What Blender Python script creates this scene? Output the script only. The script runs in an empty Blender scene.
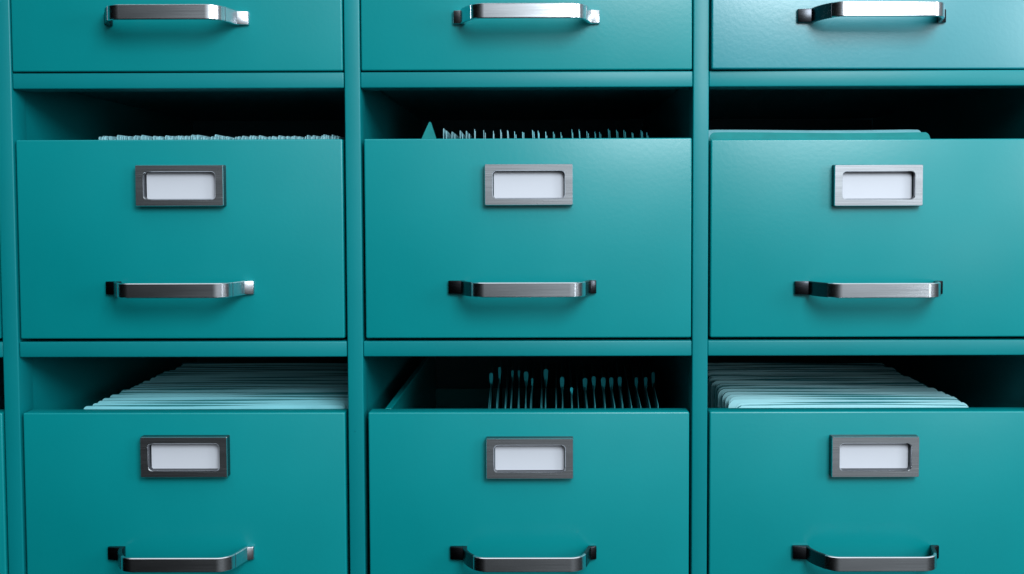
import bpy, bmesh, math, random
from mathutils import Vector, Matrix
R = random.Random(7)
sc = bpy.context.scene
col = sc.collection

# ------------------------------------------------------------------ materials
def new_mat(name):
    m = bpy.data.materials.new(name); m.use_nodes = True
    nt = m.node_tree
    return m, nt, nt.nodes, nt.links, nt.nodes['Principled BSDF']

def ramp(N, stops):
    r = N.new('ShaderNodeValToRGB'); e = r.color_ramp.elements
    e[0].position, e[0].color = stops[0][0], (*stops[0][1], 1)
    e[1].position, e[1].color = stops[-1][0], (*stops[-1][1], 1)
    for p, c in stops[1:-1]:
        k = e.new(p); k.color = (*c, 1)
    return r

def paint(name, base, rough=.36, peel=.05, spec=.5):
    m, nt, N, L, b = new_mat(name)
    tc = N.new('ShaderNodeTexCoord')
    n1 = N.new('ShaderNodeTexNoise'); n1.inputs['Scale'].default_value = 5; n1.inputs['Detail'].default_value = 4
    L.new(tc.outputs['Object'], n1.inputs['Vector'])
    d = tuple(c * .93 for c in base); u = tuple(min(1, c * 1.06) for c in base)
    r = ramp(N, [(.3, d), (.7, u)])
    L.new(n1.outputs['Fac'], r.inputs['Fac'])
    # sparse tiny paint specks
    v = N.new('ShaderNodeTexVoronoi'); v.inputs['Scale'].default_value = 26; v.feature = 'F1'
    L.new(tc.outputs['Object'], v.inputs['Vector'])
    lt = N.new('ShaderNodeMath'); lt.operation = 'LESS_THAN'; lt.inputs[1].default_value = .022
    L.new(v.outputs['Distance'], lt.inputs[0])
    mx = N.new('ShaderNodeMix'); mx.data_type = 'RGBA'
    ms = N.new('ShaderNodeMath'); ms.operation = 'MULTIPLY'; ms.inputs[1].default_value = .35
    L.new(lt.outputs[0], ms.inputs[0]); L.new(ms.outputs[0], mx.inputs['Factor'])
    L.new(r.outputs['Color'], mx.inputs['A']); mx.inputs['B'].default_value = (base[0] * .4, base[1] * .4, base[2] * .4, 1)
    L.new(mx.outputs['Result'], b.inputs['Base Color'])
    n2 = N.new('ShaderNodeTexNoise'); n2.inputs['Scale'].default_value = 9; n2.inputs['Detail'].default_value = 6
    L.new(tc.outputs['Object'], n2.inputs['Vector'])
    mr = N.new('ShaderNodeMapRange'); mr.inputs['To Min'].default_value = rough - .08; mr.inputs['To Max'].default_value = rough + .08
    L.new(n2.outputs['Fac'], mr.inputs['Value']); L.new(mr.outputs['Result'], b.inputs['Roughness'])
    n3 = N.new('ShaderNodeTexNoise'); n3.inputs['Scale'].default_value = 230; n3.inputs['Detail'].default_value = 1.5
    L.new(tc.outputs['Object'], n3.inputs['Vector'])
    bp = N.new('ShaderNodeBump'); bp.inputs['Strength'].default_value = peel; bp.inputs['Distance'].default_value = .002
    L.new(n3.outputs['Fac'], bp.inputs['Height']); L.new(bp.outputs['Normal'], b.inputs['Normal'])
    b.inputs['Specular IOR Level'].default_value = spec
    return m

def steel(name, base, rough, brush=True):
    m, nt, N, L, b = new_mat(name)
    b.inputs['Metallic'].default_value = 1
    tc = N.new('ShaderNodeTexCoord'); mp = N.new('ShaderNodeMapping')
    mp.inputs['Scale'].default_value = (18, 900, 1400)
    L.new(tc.outputs['Object'], mp.inputs['Vector'])
    n = N.new('ShaderNodeTexNoise'); n.inputs['Scale'].default_value = 1; n.inputs['Detail'].default_value = 4
    L.new(mp.outputs['Vector'], n.inputs['Vector'])
    r = ramp(N, [(.3, tuple(c * .92 for c in base)), (.7, tuple(min(1, c * 1.05) for c in base))])
    L.new(n.outputs['Fac'], r.inputs['Fac']); L.new(r.outputs['Color'], b.inputs['Base Color'])
    mr = N.new('ShaderNodeMapRange'); mr.inputs['To Min'].default_value = rough - .06; mr.inputs['To Max'].default_value = rough + .1
    L.new(n.outputs['Fac'], mr.inputs['Value']); L.new(mr.outputs['Result'], b.inputs['Roughness'])
    if brush:
        bp = N.new('ShaderNodeBump'); bp.inputs['Strength'].default_value = .02; bp.inputs['Distance'].default_value = .001
        L.new(n.outputs['Fac'], bp.inputs['Height']); L.new(bp.outputs['Normal'], b.inputs['Normal'])
    return m

def paper(name, base, rough=.75, scale=60):
    m, nt, N, L, b = new_mat(name)
    tc = N.new('ShaderNodeTexCoord')
    n = N.new('ShaderNodeTexNoise'); n.inputs['Scale'].default_value = scale; n.inputs['Detail'].default_value = 5
    L.new(tc.outputs['Object'], n.inputs['Vector'])
    r = ramp(N, [(.3, tuple(c * .88 for c in base)), (.7, tuple(min(1, c * 1.07) for c in base))])
    L.new(n.outputs['Fac'], r.inputs['Fac']); L.new(r.outputs['Color'], b.inputs['Base Color'])
    b.inputs['Roughness'].default_value = rough; b.inputs['Specular IOR Level'].default_value = .25
    return m

TEAL = paint('teal_enamel', (.0003, .285, .302), rough=.31, peel=.025, spec=.6)
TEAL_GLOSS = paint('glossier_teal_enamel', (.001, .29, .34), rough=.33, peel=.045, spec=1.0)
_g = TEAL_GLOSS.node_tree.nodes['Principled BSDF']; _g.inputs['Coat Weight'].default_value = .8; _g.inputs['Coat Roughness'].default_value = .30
FRAME = paint('teal_enamel_frame', (.0003, .245, .268), rough=.40, peel=.02, spec=.4)
TEAL_SHADE = paint('teal_enamel_shade', (.003, .11, .145), rough=.5)  # same enamel with the darkness of the interior put into its colour
STEEL = steel('brushed_steel', (.76, .79, .83), .19)
STEEL_F = steel('satin_steel', (.74, .77, .81), .22)
STEEL_SHADE = steel('shade_darkened_steel', (.07, .075, .085), .25, False)  # steel darkened in colour to imitate dark reflections and shaded sides
CARD = paper('label_card_stock', (.70, .72, .78), .6, 3)
PALE = paper('pale_folder_card', (.30, .78, .86), .75, 9)
PALE2 = paper('bluish_folder_card', (.46, .88, .95), .75, 9)
WHITE = paper('white_paper', (.34, .64, .70))
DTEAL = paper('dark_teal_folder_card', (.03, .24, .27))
TABM = paper('teal_tab_card', (.03, .66, .76), .5)
GTEAL = paper('teal_folder_card', (.005, .30, .30), .5)
MTEAL2 = paper('greyish_folder_card', (.22, .56, .62), .6)
MTEAL = paper('greyish_teal_folder_card', (.12, .46, .50), .6)

# ------------------------------------------------------------------ helpers
def obj(name, bm, mat, parent=None, smooth=False):
    me = bpy.data.meshes.new(name)
    bmesh.ops.recalc_face_normals(bm, faces=bm.faces[:])
    if smooth:
        for f in bm.faces: f.smooth = True
    bm.to_mesh(me); bm.free()
    me.materials.append(mat)
    if smooth:
        me.set_sharp_from_angle(angle=math.radians(38))
    o = bpy.data.objects.new(name, me); col.objects.link(o)
    if parent: o.parent = parent
    return o

def empty(name, loc):
    o = bpy.data.objects.new(name, None); col.objects.link(o)
    o.location = loc; o.empty_display_size = .05
    return o

def box(bm, x0, x1, y0, y1, z0, z1, bev=0, seg=2):
    r = bmesh.ops.create_cube(bm, size=1)
    vs = r['verts']
    for v in vs:
        v.co = Vector(((x0 + x1) / 2 + v.co.x * (x1 - x0), (y0 + y1) / 2 + v.co.y * (y1 - y0), (z0 + z1) / 2 + v.co.z * (z1 - z0)))
    if bev:
        es = set(e for v in vs for e in v.link_edges)
        bmesh.ops.bevel(bm, geom=list(es), offset=bev, segments=seg, profile=.5, affect='EDGES')

# ------------------------------------------------------------------ dimensions
PITCH = .3445
STILE = [-.847, -.5025, -.157, .1875, .532]          # centres of the upright dividers
COLX = [-.67475, -.32975, .01525, .35975]            # centres of the drawer columns
HS = .00775
RAIL = [.4743, .2068, -.0607, -.3282]                # centres of the cross rails
DEPTH = .52
ZT, ZB = RAIL[0] + .014, RAIL[3] - .014

# ------------------------------------------------------------------ cabinet
cab = empty('filing_cabinet', (0, 0, ZB))
cab['label'] = 'teal metal filing cabinet with rows of steel handled drawers, several standing partly open'
cab['category'] = 'filing cabinet'
off = Vector((0, 0, -ZB))
def part(name, bm, mat, smooth=False):
    bmesh.ops.translate(bm, verts=bm.verts[:], vec=off)
    return obj(name, bm, mat, cab, smooth)
for i, sx in enumerate(STILE):
    bm = bmesh.new()
    box(bm, sx - HS, sx + HS, -.0006, .027, ZB, ZT, .0012, 3)
    box(bm, sx - .0058, sx + .0058, .0268, DEPTH, ZB + .001, ZT - .001)
    part('divider_panel', bm, FRAME, True)
for rz in RAIL:
    for c in COLX:
        bm = bmesh.new()
        w = PITCH / 2 - HS - .0003
        box(bm, c - w, c + w, .0006, .026, rz - .00775, rz + .00775, .0012, 3)
        box(bm, c - w - .001, c + w + .001, .0255, DEPTH - .004, rz + .003, rz + .0045)
        part('cross_rail', bm, FRAME, True)
bm = bmesh.new(); box(bm, STILE[0] - HS, STILE[-1] + HS, DEPTH + .0005, DEPTH + .006, ZB, ZT); part('back_panel', bm, TEAL_SHADE)
bm = bmesh.new(); box(bm, STILE[0] - HS, STILE[-1] + HS, -.001, DEPTH + .006, ZT + .0004, ZT + .012, .001); part('top_panel', bm, TEAL, True)
bm = bmesh.new(); box(bm, STILE[0] - HS, STILE[-1] + HS, .004, DEPTH + .006, ZB - .03, ZB - .0004, .001); part('base_panel', bm, TEAL, True)

# ------------------------------------------------------------------ drawers
DW = .3235
def rrect(w, h, r, n=6):
    pts = []
    for cx, cz, a0 in ((w / 2 - r, h / 2 - r, 0), (-w / 2 + r, h / 2 - r, 90), (-w / 2 + r, -h / 2 + r, 180), (w / 2 - r, -h / 2 + r, 270)):
        for k in range(n + 1):
            a = math.radians(a0 + 90 * k / n)
            pts.append((cx + r * math.cos(a), cz + r * math.sin(a)))
    return pts

def holder_bm():
    bm = bmesh.new()
    rings = [(.0872, .0410, .0010, 0), (.0868, .0406, .0010, -.0082), (.0858, .0396, .0010, -.0092),
             (.0716, .0280, .0042, -.0092), (.0706, .0270, .0040, -.0084), (.0704, .0268, .0038, -.0003)]
    loops = [[bm.verts.new((x, y, z)) for x, z in rrect(w, h, r)] for w, h, r, y in rings]
    for a, b in zip(loops, loops[1:]):
        n = len(a)
        for k in range(n):
            bm.faces.new((a[k], a[(k + 1) % n], b[(k + 1) % n], b[k]))
    bm.faces.ensure_lookup_table()
    n = len(loops[0])
    for f in list(bm.faces)[:n] + list(bm.faces)[-n:]: f.material_index = 1  # outer sides and inner walls: shade put into the colour
    return bm

def strap(bm, path, th, h, bev=.0007):
    """a flat bar bent along a plan path (x, y); th thick, h tall"""
    n = len(path); rows = []
    for i, p in enumerate(path):
        a = Vector(path[max(i - 1, 0)]); b = Vector(path[min(i + 1, n - 1)])
        t = (b - a).normalized(); nn = Vector((-t.y, t.x))
        prof = []
        for u, v in ((-1, -1), (1, -1), (1, 1), (-1, 1)):
            for du, dv in (((1, 0), (0, 1)) if u * v < 0 else ((0, 1), (1, 0))):
                prof.append((u * (th / 2 - bev * du), v * (h / 2 - bev * dv)))
        # order the octagon by angle
        prof.sort(key=lambda q: math.atan2(q[1] / h, q[0] / th))
        rows.append([bm.verts.new((p[0] + nn.x * s, p[1] + nn.y * s, z)) for s, z in prof])
    for a, b in zip(rows, rows[1:]):
        for k in range(8):
            bm.faces.new((a[k], a[(k + 1) % 8], b[(k + 1) % 8], b[k]))
    bm.faces.new(rows[0]); bm.faces.new(rows[-1])

def grip_bm():
    path = []
    r = .0150; yb = -.0365
    for k in range(0, 10):
        a = math.radians(216 + 6 * k)
        path.append((-.0355 + r * math.cos(a), yb + r + r * math.sin(a)))
    path.append((.006, yb))
    for k in range(0, 11):
        a = math.radians(270 + 7.5 * k)
        path.append((.0460 + r * math.cos(a), yb + r + r * math.sin(a)))
    bm = bmesh.new(); strap(bm, path, .0030, .0142)
    return bm

def foot_bm(left, end):
    bm = bmesh.new()
    x0, x1 = (-end, -.0565) if left else (.0650, end)
    box(bm, x0, x1, -.0072, -.0002, -.0066, .0066, .0009, 2)
    # the face of each foot falls away towards its outer end
    xo = x0 if left else x1
    for v in bm.verts:
        if v.co.y < -.003:
            t = abs(v.co.x - xo) / (x1 - x0)
            v.co.y += .0030 * (1 - t) if left else .0038 * (1 - t)
    leg = [(-.0590, -.0050), (-.0584, -.0090), (-.0570, -.0140), (-.0535, -.0215), (-.0474, -.0306)] if left else [(.0675, -.0030), (.0662, -.0050), (.0648, -.0090), (.0630, -.0170), (.0606, -.0250)]
    strap(bm, leg, .0036, .0140)
    return bm

grip_me = foot_l_me = None
def make_drawer(c, z0, z1, yf, side_h, box_half, label, hx=0, hz=0, lz=0, lx=0, dw=.3245, tilt=(0, 0), feet=(.0735, .0735), bright_right=False, bright_left=False, mat=TEAL):
    d = None
    bm = bmesh.new()
    H = z1 - z0
    box(bm, -dw / 2, dw / 2, 0, .020, 0, H, .0016, 4)
    d = obj('drawer', bm, mat, cab, True)
    d.location = Vector((c, yf, z0)) + off
    d.rotation_euler = (tilt[0], 0, tilt[1])
    d['label'] = label
    # box behind the front: floor, two sides with a rolled edge, back
    bm = bmesh.new(); b = box_half; e = .0205; D = .47
    box(bm, -b, b, e, D, .006, .0085)
    full = side_h
    for s in (-1, 1):
        side_h = full if s < 0 else min(full, .13)
        box(bm, *sorted((s * b, s * (b - .0025))), e, D, .0086, side_h)
        box(bm, *sorted((s * (b + .0012), s * (b - .0052))), e + .0005, D, side_h + .0002, side_h + .0032, .0008)
    box(bm, -b + .0026, b - .0026, D - .003, D, .0086, side_h)
    obj('drawer_box', bm, TEAL if full > .18 else TEAL_SHADE, d, False)  # tall-sided box skips the painted shade so its side reads lit
    h = obj('handle', grip_bm(), STEEL, d, True); h.location = (-.0058 + hx, 0, .0512 + hz)
    for l in (True, False):
        f = obj('handle_foot', foot_bm(l, feet[0 if l else 1]), STEEL_F if (bright_left if l else bright_right) else STEEL_SHADE, d, True); f.location = (-.0058 + hx, 0, .0512 + hz)  # each foot's reflection is put into its colour
    if True:
        lh = obj('label_holder', holder_bm(), STEEL_F, d, False); lh.data.materials.append(STEEL_SHADE); lh.location = (.0010 + lx, 0, H - .0458 + lz)
        bm = bmesh.new(); box(bm, -.0346, .0346, -.0022, -.0014, -.0131, .0131)
        k = obj('label_card', bm, CARD, d); k.location = (.0010 + lx, 0, H - .0458 + lz)
    return d

RZ = [(.2158, .4138), (-.0497, .1487), (-.3172, -.1244)]
make_drawer(COLX[0], *RZ[1], -.001, .12, .147, 'teal drawer of the next column, a thin strip at the left edge of the photo, middle row')
make_drawer(COLX[0], *RZ[2], -.001, .12, .147, 'teal drawer of the next column, a thin strip at the left edge of the photo, bottom row')
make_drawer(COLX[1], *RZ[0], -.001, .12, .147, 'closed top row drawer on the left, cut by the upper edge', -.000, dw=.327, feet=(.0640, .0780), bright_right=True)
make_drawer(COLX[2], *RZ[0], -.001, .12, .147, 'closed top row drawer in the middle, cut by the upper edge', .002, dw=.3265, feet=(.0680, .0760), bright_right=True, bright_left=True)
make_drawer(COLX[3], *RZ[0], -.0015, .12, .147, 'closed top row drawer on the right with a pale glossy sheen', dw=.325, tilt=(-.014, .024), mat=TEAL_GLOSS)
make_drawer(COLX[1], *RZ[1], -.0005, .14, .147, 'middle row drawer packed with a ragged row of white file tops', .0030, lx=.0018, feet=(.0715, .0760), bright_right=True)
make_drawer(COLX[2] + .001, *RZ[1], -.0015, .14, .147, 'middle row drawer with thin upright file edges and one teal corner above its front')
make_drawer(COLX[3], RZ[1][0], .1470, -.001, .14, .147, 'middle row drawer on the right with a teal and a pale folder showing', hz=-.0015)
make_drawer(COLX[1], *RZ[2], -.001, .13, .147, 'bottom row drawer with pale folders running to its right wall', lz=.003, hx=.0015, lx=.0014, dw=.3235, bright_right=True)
make_drawer(COLX[2] + .001, *RZ[2], -.0015, .1895, .146, 'bottom row drawer with dark tabbed files seen edge on', lz=.001, dw=.3215)
make_drawer(COLX[3], *RZ[2], -.001, .13, .147, 'bottom row drawer full of bright pale folders with rounded corners', lz=.002)

# ------------------------------------------------------------------ files
def leaf(bm, w, h, y0, th, rc, wav, bulge, rnd, nx=16, nz=6, ragged=0):
    """one sheet of folded card: width w along x, height h, rounded top corners rc, gently warped"""
    ph = rnd.uniform(0, 6.28); ph2 = rnd.uniform(0, 6.28)
    xs = [-w / 2 + w * i / nx for i in range(nx + 1)]
    # extra columns in the rounded corners
    ex = [w / 2 - rc * (1 - math.sin(a)) for a in (.3, .7, 1.1, 1.4)]
    xs = sorted(set(xs + ex + [-e for e in ex]))
    front, back = [], []
    for x in xs:
        d = abs(x) - (w / 2 - rc)
        cut = rc - math.sqrt(max(rc * rc - d * d, 0)) if d > 0 else 0
        top = h - cut + rnd.uniform(-ragged, ragged) + .0006 * math.sin(x * 22 + ph2)
        cf, cb = [], []
        for j in range(nz + 1):
            t = j / nz; z = top * t
            y = y0 + wav * t * math.sin(x * 14 + ph) + bulge * math.sin(math.pi * t) * math.cos(math.pi * x / w)
            cf.append(bm.verts.new((x, y - th / 2, z))); cb.append(bm.verts.new((x, y + th / 2, z)))
        front.append(cf); back.append(cb)
    n = len(xs)
    for i in range(n - 1):
        for j in range(nz):
            bm.faces.new((front[i][j], front[i + 1][j], front[i + 1][j + 1], front[i][j + 1]))
            bm.faces.new((back[i][j], back[i][j + 1], back[i + 1][j + 1], back[i + 1][j]))
        bm.faces.new((front[i][nz], front[i + 1][nz], back[i + 1][nz], back[i][nz]))
        bm.faces.new((front[i][0], back[i][0], back[i + 1][0], front[i + 1][0]))
    for j in range(nz):
        bm.faces.new((front[0][j], front[0][j + 1], back[0][j + 1], back[0][j]))
        bm.faces.new((front[-1][j], back[-1][j], back[-1][j + 1], front[-1][j + 1]))

def folder(name, w, h, thick, mat, loc, rot, label, cat, group=None, rc=.008, wav=.0012, drop=.004, sheets=2, card=.0009, ragged=0, inset=.006, back=None):
    rnd = random.Random(R.random())
    bm = bmesh.new()
    leaf(bm, w, h - drop, -thick / 2, card, rc, wav, -.0008, rnd)
    nf = len(bm.faces)
    leaf(bm, w, h, thick / 2, card, rc, wav, .0008, rnd)
    bm.faces.ensure_lookup_table()
    if back:  # darker back leaf: shade of the gaps between folders, put into its colour
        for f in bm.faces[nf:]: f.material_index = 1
    box(bm, -w / 2 + .002, w / 2 - .002, -thick / 2, thick / 2, 0, .0012)       # the fold along the bottom
    o = obj(name, bm, mat, None, True)
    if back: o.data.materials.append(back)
    o.location = loc; o.rotation_euler = rot
    o['label'] = label; o['category'] = cat
    if group: o['group'] = group
    if sheets:
        bm = bmesh.new()
        for k in range(sheets):
            y = -thick / 2 + thick * (k + 1) / (sheets + 1)
            leaf(bm, w - 2 * inset, h - drop - rnd.uniform(.0005, .003), y, .0005, .001, wav * .8, 0, rnd, nx=8, nz=3)
        p = obj('paper_sheets', bm, WHITE, o, True)
    return o

ORD = ['front', 'second', 'third', 'fourth', 'fifth', 'sixth', 'seventh', 'eighth', 'ninth', 'tenth', 'eleventh', 'twelfth', 'thirteenth', 'fourteenth',
       'fifteenth', 'sixteenth', 'seventeenth', 'eighteenth', 'nineteenth', 'twentieth', 'twenty-first', 'twenty-second', 'twenty-third', 'twenty-fourth', 'twenty-fifth', 'twenty-sixth', 'twenty-seventh']
FL = .0086                                              # drawer floor above the drawer's foot
P2 = math.pi / 2
f2 = RZ[1][0] + FL; f3 = RZ[2][0] + FL

# middle row, left: packed ragged row of thick white files standing front to back
x = -.4205
while x < -.176:
    th = R.uniform(.0024, .0044)
    top = R.choice((.1535, .1541, .1547, .1553)) + R.uniform(-.0006, .0006)
    folder('file_folder', .25, top - f2, th, WHITE, (x, .030 + .125 + R.uniform(-.002, .004), f2), (0, 0, P2 + R.uniform(-.012, .012)),
           'white file in the tightly packed ragged row of the middle row left drawer', 'file', 'white files in the middle row left drawer',
           rc=R.uniform(.002, .005), wav=.0004, drop=R.uniform(.0002, .0018), sheets=2, card=.0010, inset=.0012)
    x += th + R.uniform(.0004, .0012)

# middle row, centre: one teal corner, then thin files edge on
o = folder('file_folder', .060, .146 - f2, .003, GTEAL, (-.1045, .042, f2), (0, 0, .05), 'teal folder whose pointed corner sticks up at left of the thin files', 'file folder', rc=.004, sheets=0)
bm = bmesh.new(); A, B = [], []
for y, lst in ((-.0005, A), (.0005, B)):
    for u, v in [(.0065, -.012), (.0078, .0005), (.0178, .0222), (.0190, .0233), (.0201, .0224), (.0272, .0005), (.0270, -.012)]:
        lst.append(bm.verts.new((u, y + .0030, v)))
bm.faces.new(A); bm.faces.new(B[::-1])
for q in range(len(A)): bm.faces.new((A[q], A[(q + 1) % len(A)], B[(q + 1) % len(A)], B[q]))
tb = obj('file_tab', bm, GTEAL, o); tb.location = (0, 0, .146 - f2)
n = 27
def edge_on(x, yf, z, length, yaw, lean, o):
    M = Matrix.Rotation(lean, 3, 'Y') @ Matrix.Rotation(P2 + yaw, 3, 'Z')
    o.rotation_euler = M.to_euler()
    top = o.get('top', 0)
    c = M @ Vector((-length / 2, 0, top))
    o.location = (x - c.x, yf - c.y, z + (top - c.z))
    if 'top' in o: del o['top']
for i in range(n):
    t = i / (n - 1)
    x = -.069 + .209 * t + R.uniform(-.0019, .0019)
    top = .1606 - .0015 * t + R.uniform(-.0026, .0012)
    o = folder('file_folder', .20, top - f2, .0010 if i > 3 else .0030, WHITE if i < 9 else PALE if i < 14 else MTEAL if i < 19 else DTEAL, (0, 0, 0), (0, 0, 0),  # colours step darker to the right, painting the fade into shade
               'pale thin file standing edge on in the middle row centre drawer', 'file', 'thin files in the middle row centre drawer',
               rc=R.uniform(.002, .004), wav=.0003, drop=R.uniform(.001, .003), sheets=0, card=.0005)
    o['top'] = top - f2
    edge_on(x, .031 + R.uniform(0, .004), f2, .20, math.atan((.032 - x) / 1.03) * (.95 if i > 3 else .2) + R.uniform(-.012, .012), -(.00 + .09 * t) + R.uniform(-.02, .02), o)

# middle row, right
folder('file_folder', .228, .1570 - f2, .004, GTEAL, (.318, .046, f2), (0, 0, 0), 'teal folder just showing above the front of the middle row right drawer', 'file folder', rc=.006)
folder('file_folder', .231, .1607 - f2, .004, MTEAL2, (.3145, .062, f2), (0, 0, 0), 'pale folder standing taller behind the teal folder in the middle row right drawer', 'file folder', rc=.007)

# bottom row, left: pale folders one behind the other
for i in range(19):
    w = .268 + R.uniform(-.002, .002)
    folder('file_folder', w, -.1240 - f3 + R.uniform(-.0009, .0009), .0018, PALE, (-.4425 + w / 2 + R.uniform(-.002, .002), .0300 + .0155 * i + R.uniform(-.002, .002), f3), (R.uniform(-.01, .01), 0, R.uniform(-.008, .008)),
           f'pale folder, {ORD[i]} from the front in the bottom row left drawer' if i else 'pale folder at the very front of the bottom row left drawer', 'file folder',
           'pale folders in the bottom row left drawer', rc=.004, wav=.0003, drop=R.uniform(.0000, .0006), back=DTEAL)
# bottom row, right
for i in range(19):
    w = .247 + R.uniform(-.004, .002)
    folder('file_folder', w, -.1240 - f3 + R.uniform(-.0009, .0009), .0018, PALE2, (.2290 + w / 2 + R.uniform(-.002, .002), .0300 + .0155 * i + R.uniform(-.002, .002), f3), (R.uniform(-.01, .01), 0, R.uniform(-.008, .008)),
           f'bluish pale folder, {ORD[i]} from the front in the bottom row right drawer' if i else 'bluish pale folder at the very front of the bottom row right drawer', 'file folder',
           'bluish pale folders in the bottom row right drawer', rc=.009, wav=.0003, drop=R.uniform(.0000, .0006), back=DTEAL)
# bottom row, centre: dark files standing front to back, most with a rounded tab
PX = [489.5, 497, 505.5, 510.5, 518.4, 525.5, 531, 541.5, 545.5, 556.5, 562.5, 572.5, 578.5, 587, 595.5, 605.5, 614.5, 623, 632, 641, 650, 658]
TAB = {0: (.135, .0065, .0115), 1: (.16, .004, .013), 3: (.175, .004, .008), 4: (.17, .0035, .008), 5: (.145, .0065, .011), 6: (.12, .003, .008), 8: (.15, .0065, .0125),
       10: (.115, .006, .011), 11: (.075, .004, .005), 13: (.115, .0065, .0095), 14: (.115, .0068, .010), 15: (.113, .0068, .0095), 16: (.115, .0065, .0095),
       17: (.115, .006, .009), 19: (.118, .005, .010), 20: (.117, .005, .010), 21: (.13, .005, .012)}
for i, px in enumerate(PX):
    x = -.0262 + (px - 488) * .0010314
    h = -.1242 - f3 + R.uniform(-.0012, .0012)
    lab = f'dark teal file standing edge on, {ORD[i] if i else "first"} from the left in the bottom row centre drawer'
    o = folder('file_folder', .30, h, .0006, DTEAL, (0, 0, 0), (0, 0, 0), lab, 'file', 'dark files in the bottom row centre drawer',
               rc=.004, wav=.0004, drop=.0008, sheets=0, card=.00045)
    edge_on(x, .03, f3, .30, math.atan((.032 - x) / 1.03) * .6 + R.uniform(-.008, .008), 0, o)
    if i in TAB:
        yd, tw, thh = TAB[i]
        bm = bmesh.new(); k = 10
        A, B = [], []
        tw *= R.uniform(.66, .84)
        pts = [(-tw * .12, -.009), (-tw * .42, thh * .15), (-tw * .5, thh * .45)] + [(tw / 2 * math.cos(math.pi * (1 - q / k)), thh - tw / 2 + tw / 2 * math.sin(math.pi * q / k)) for q in range(k + 1)] + [(tw * .5, thh * .45), (tw * .42, thh * .15), (tw * .12, -.009)]
        for s, lst in ((-.0005, A), (.0005, B)):
            for u, v in pts: lst.append(bm.verts.new((s + (.15 - yd + .004) * -1 * 1.0 if False else -(.15 - yd) + s, u, v)))
        bm.faces.new(A); bm.faces.new(B[::-1])
        for q in range(len(A)): bm.faces.new((A[q], A[(q + 1) % len(A)], B[(q + 1) % len(A)], B[q]))
        tb = obj('file_tab', bm, TABM, o); tb.location = (0, 0, h)

# ------------------------------------------------------------------ light
def area(name, loc, target, sx, sy, power, colour):
    l = bpy.data.lights.new(name, 'AREA'); l.shape = 'RECTANGLE'; l.size = sx; l.size_y = sy; l.energy = power; l.color = colour
    o = bpy.data.objects.new(name, l); col.objects.link(o); o.location = loc
    o.rotation_euler = (Vector(target) - Vector(loc)).to_track_quat('-Z', 'Y').to_euler()
    return o
area('window_light', (.58, -1.42, .88), (.05, 0, .02), .75, .7, 23.5, (.86, .94, 1.0))
area('side_window_light', (1.9, -1.2, .42), (0, 0, 0), .5, .6, 9, (.86, .94, 1.0))
area('far_window_light', (1.22, -1.4, -.06), (.5, 0, 0), .16, .22, .45, (.85, .94, 1.0))

w = bpy.data.worlds.new('World'); sc.world = w; w.use_nodes = True
N = w.node_tree.nodes; L = w.node_tree.links
tc = N.new('ShaderNodeTexCoord'); sp = N.new('ShaderNodeSeparateXYZ'); L.new(tc.outputs['Generated'], sp.inputs[0])
zs = N.new('ShaderNodeMath'); zs.operation = 'MULTIPLY'; zs.inputs[1].default_value = 4.2; L.new(sp.outputs['Z'], zs.inputs[0])
xo = N.new('ShaderNodeMath'); xo.operation = 'SUBTRACT'; xo.inputs[1].default_value = .36; L.new(sp.outputs['X'], xo.inputs[0])
xq = N.new('ShaderNodeMath'); xq.operation = 'MULTIPLY'; L.new(xo.outputs[0], xq.inputs[0]); L.new(xo.outputs[0], xq.inputs[1])
ml = N.new('ShaderNodeMath'); ml.operation = 'MULTIPLY_ADD'; ml.inputs[1].default_value = -5.0; L.new(xq.outputs[0], ml.inputs[0]); L.new(zs.outputs[0], ml.inputs[2])
ex = N.new('ShaderNodeMath'); ex.operation = 'EXPONENT'; L.new(ml.outputs[0], ex.inputs[0])
sg = N.new('ShaderNodeMath'); sg.operation = 'MULTIPLY'; sg.inputs[1].default_value = .58; L.new(ex.outputs[0], sg.inputs[0])
mn = N.new('ShaderNodeMath'); mn.operation = 'MINIMUM'; mn.inputs[1].default_value = 1.2; L.new(sg.outputs[0], mn.inputs[0])
L.new(mn.outputs[0], N['Background'].inputs['Strength']); N['Background'].inputs['Color'].default_value = (.88, .95, 1, 1)

# ------------------------------------------------------------------ camera
q = [0.031908730911047435, -1.0000830282376787, 0.08416703411301733, -0.04360516314556944, 0.004266985695221493, 0.002933308175805996, 1006.0006436531651, 27.577166244471595, -39.49546186480993]
cd = bpy.data.cameras.new('camera'); cam = bpy.data.objects.new('camera', cd); col.objects.link(cam); sc.camera = cam
cam.location = q[:3]
m = Matrix.Rotation(q[4], 3, 'Z') @ Matrix.Rotation(q[3], 3, 'X') @ Matrix.Rotation(q[5], 3, 'Y') @ Matrix.Rotation(P2, 3, 'X')
cam.rotation_euler = m.to_euler()
cd.sensor_fit = 'HORIZONTAL'; cd.sensor_width = 36; cd.lens = 36 * q[6] / 1024
cd.shift_x = -q[7] / 1024; cd.shift_y = q[8] / 1024
cd.clip_start = .01; cd.clip_end = 100
sc.view_settings.view_transform = 'Standard'; sc.view_settings.look = 'None'
sc.view_settings.exposure = 0; sc.view_settings.gamma = 1
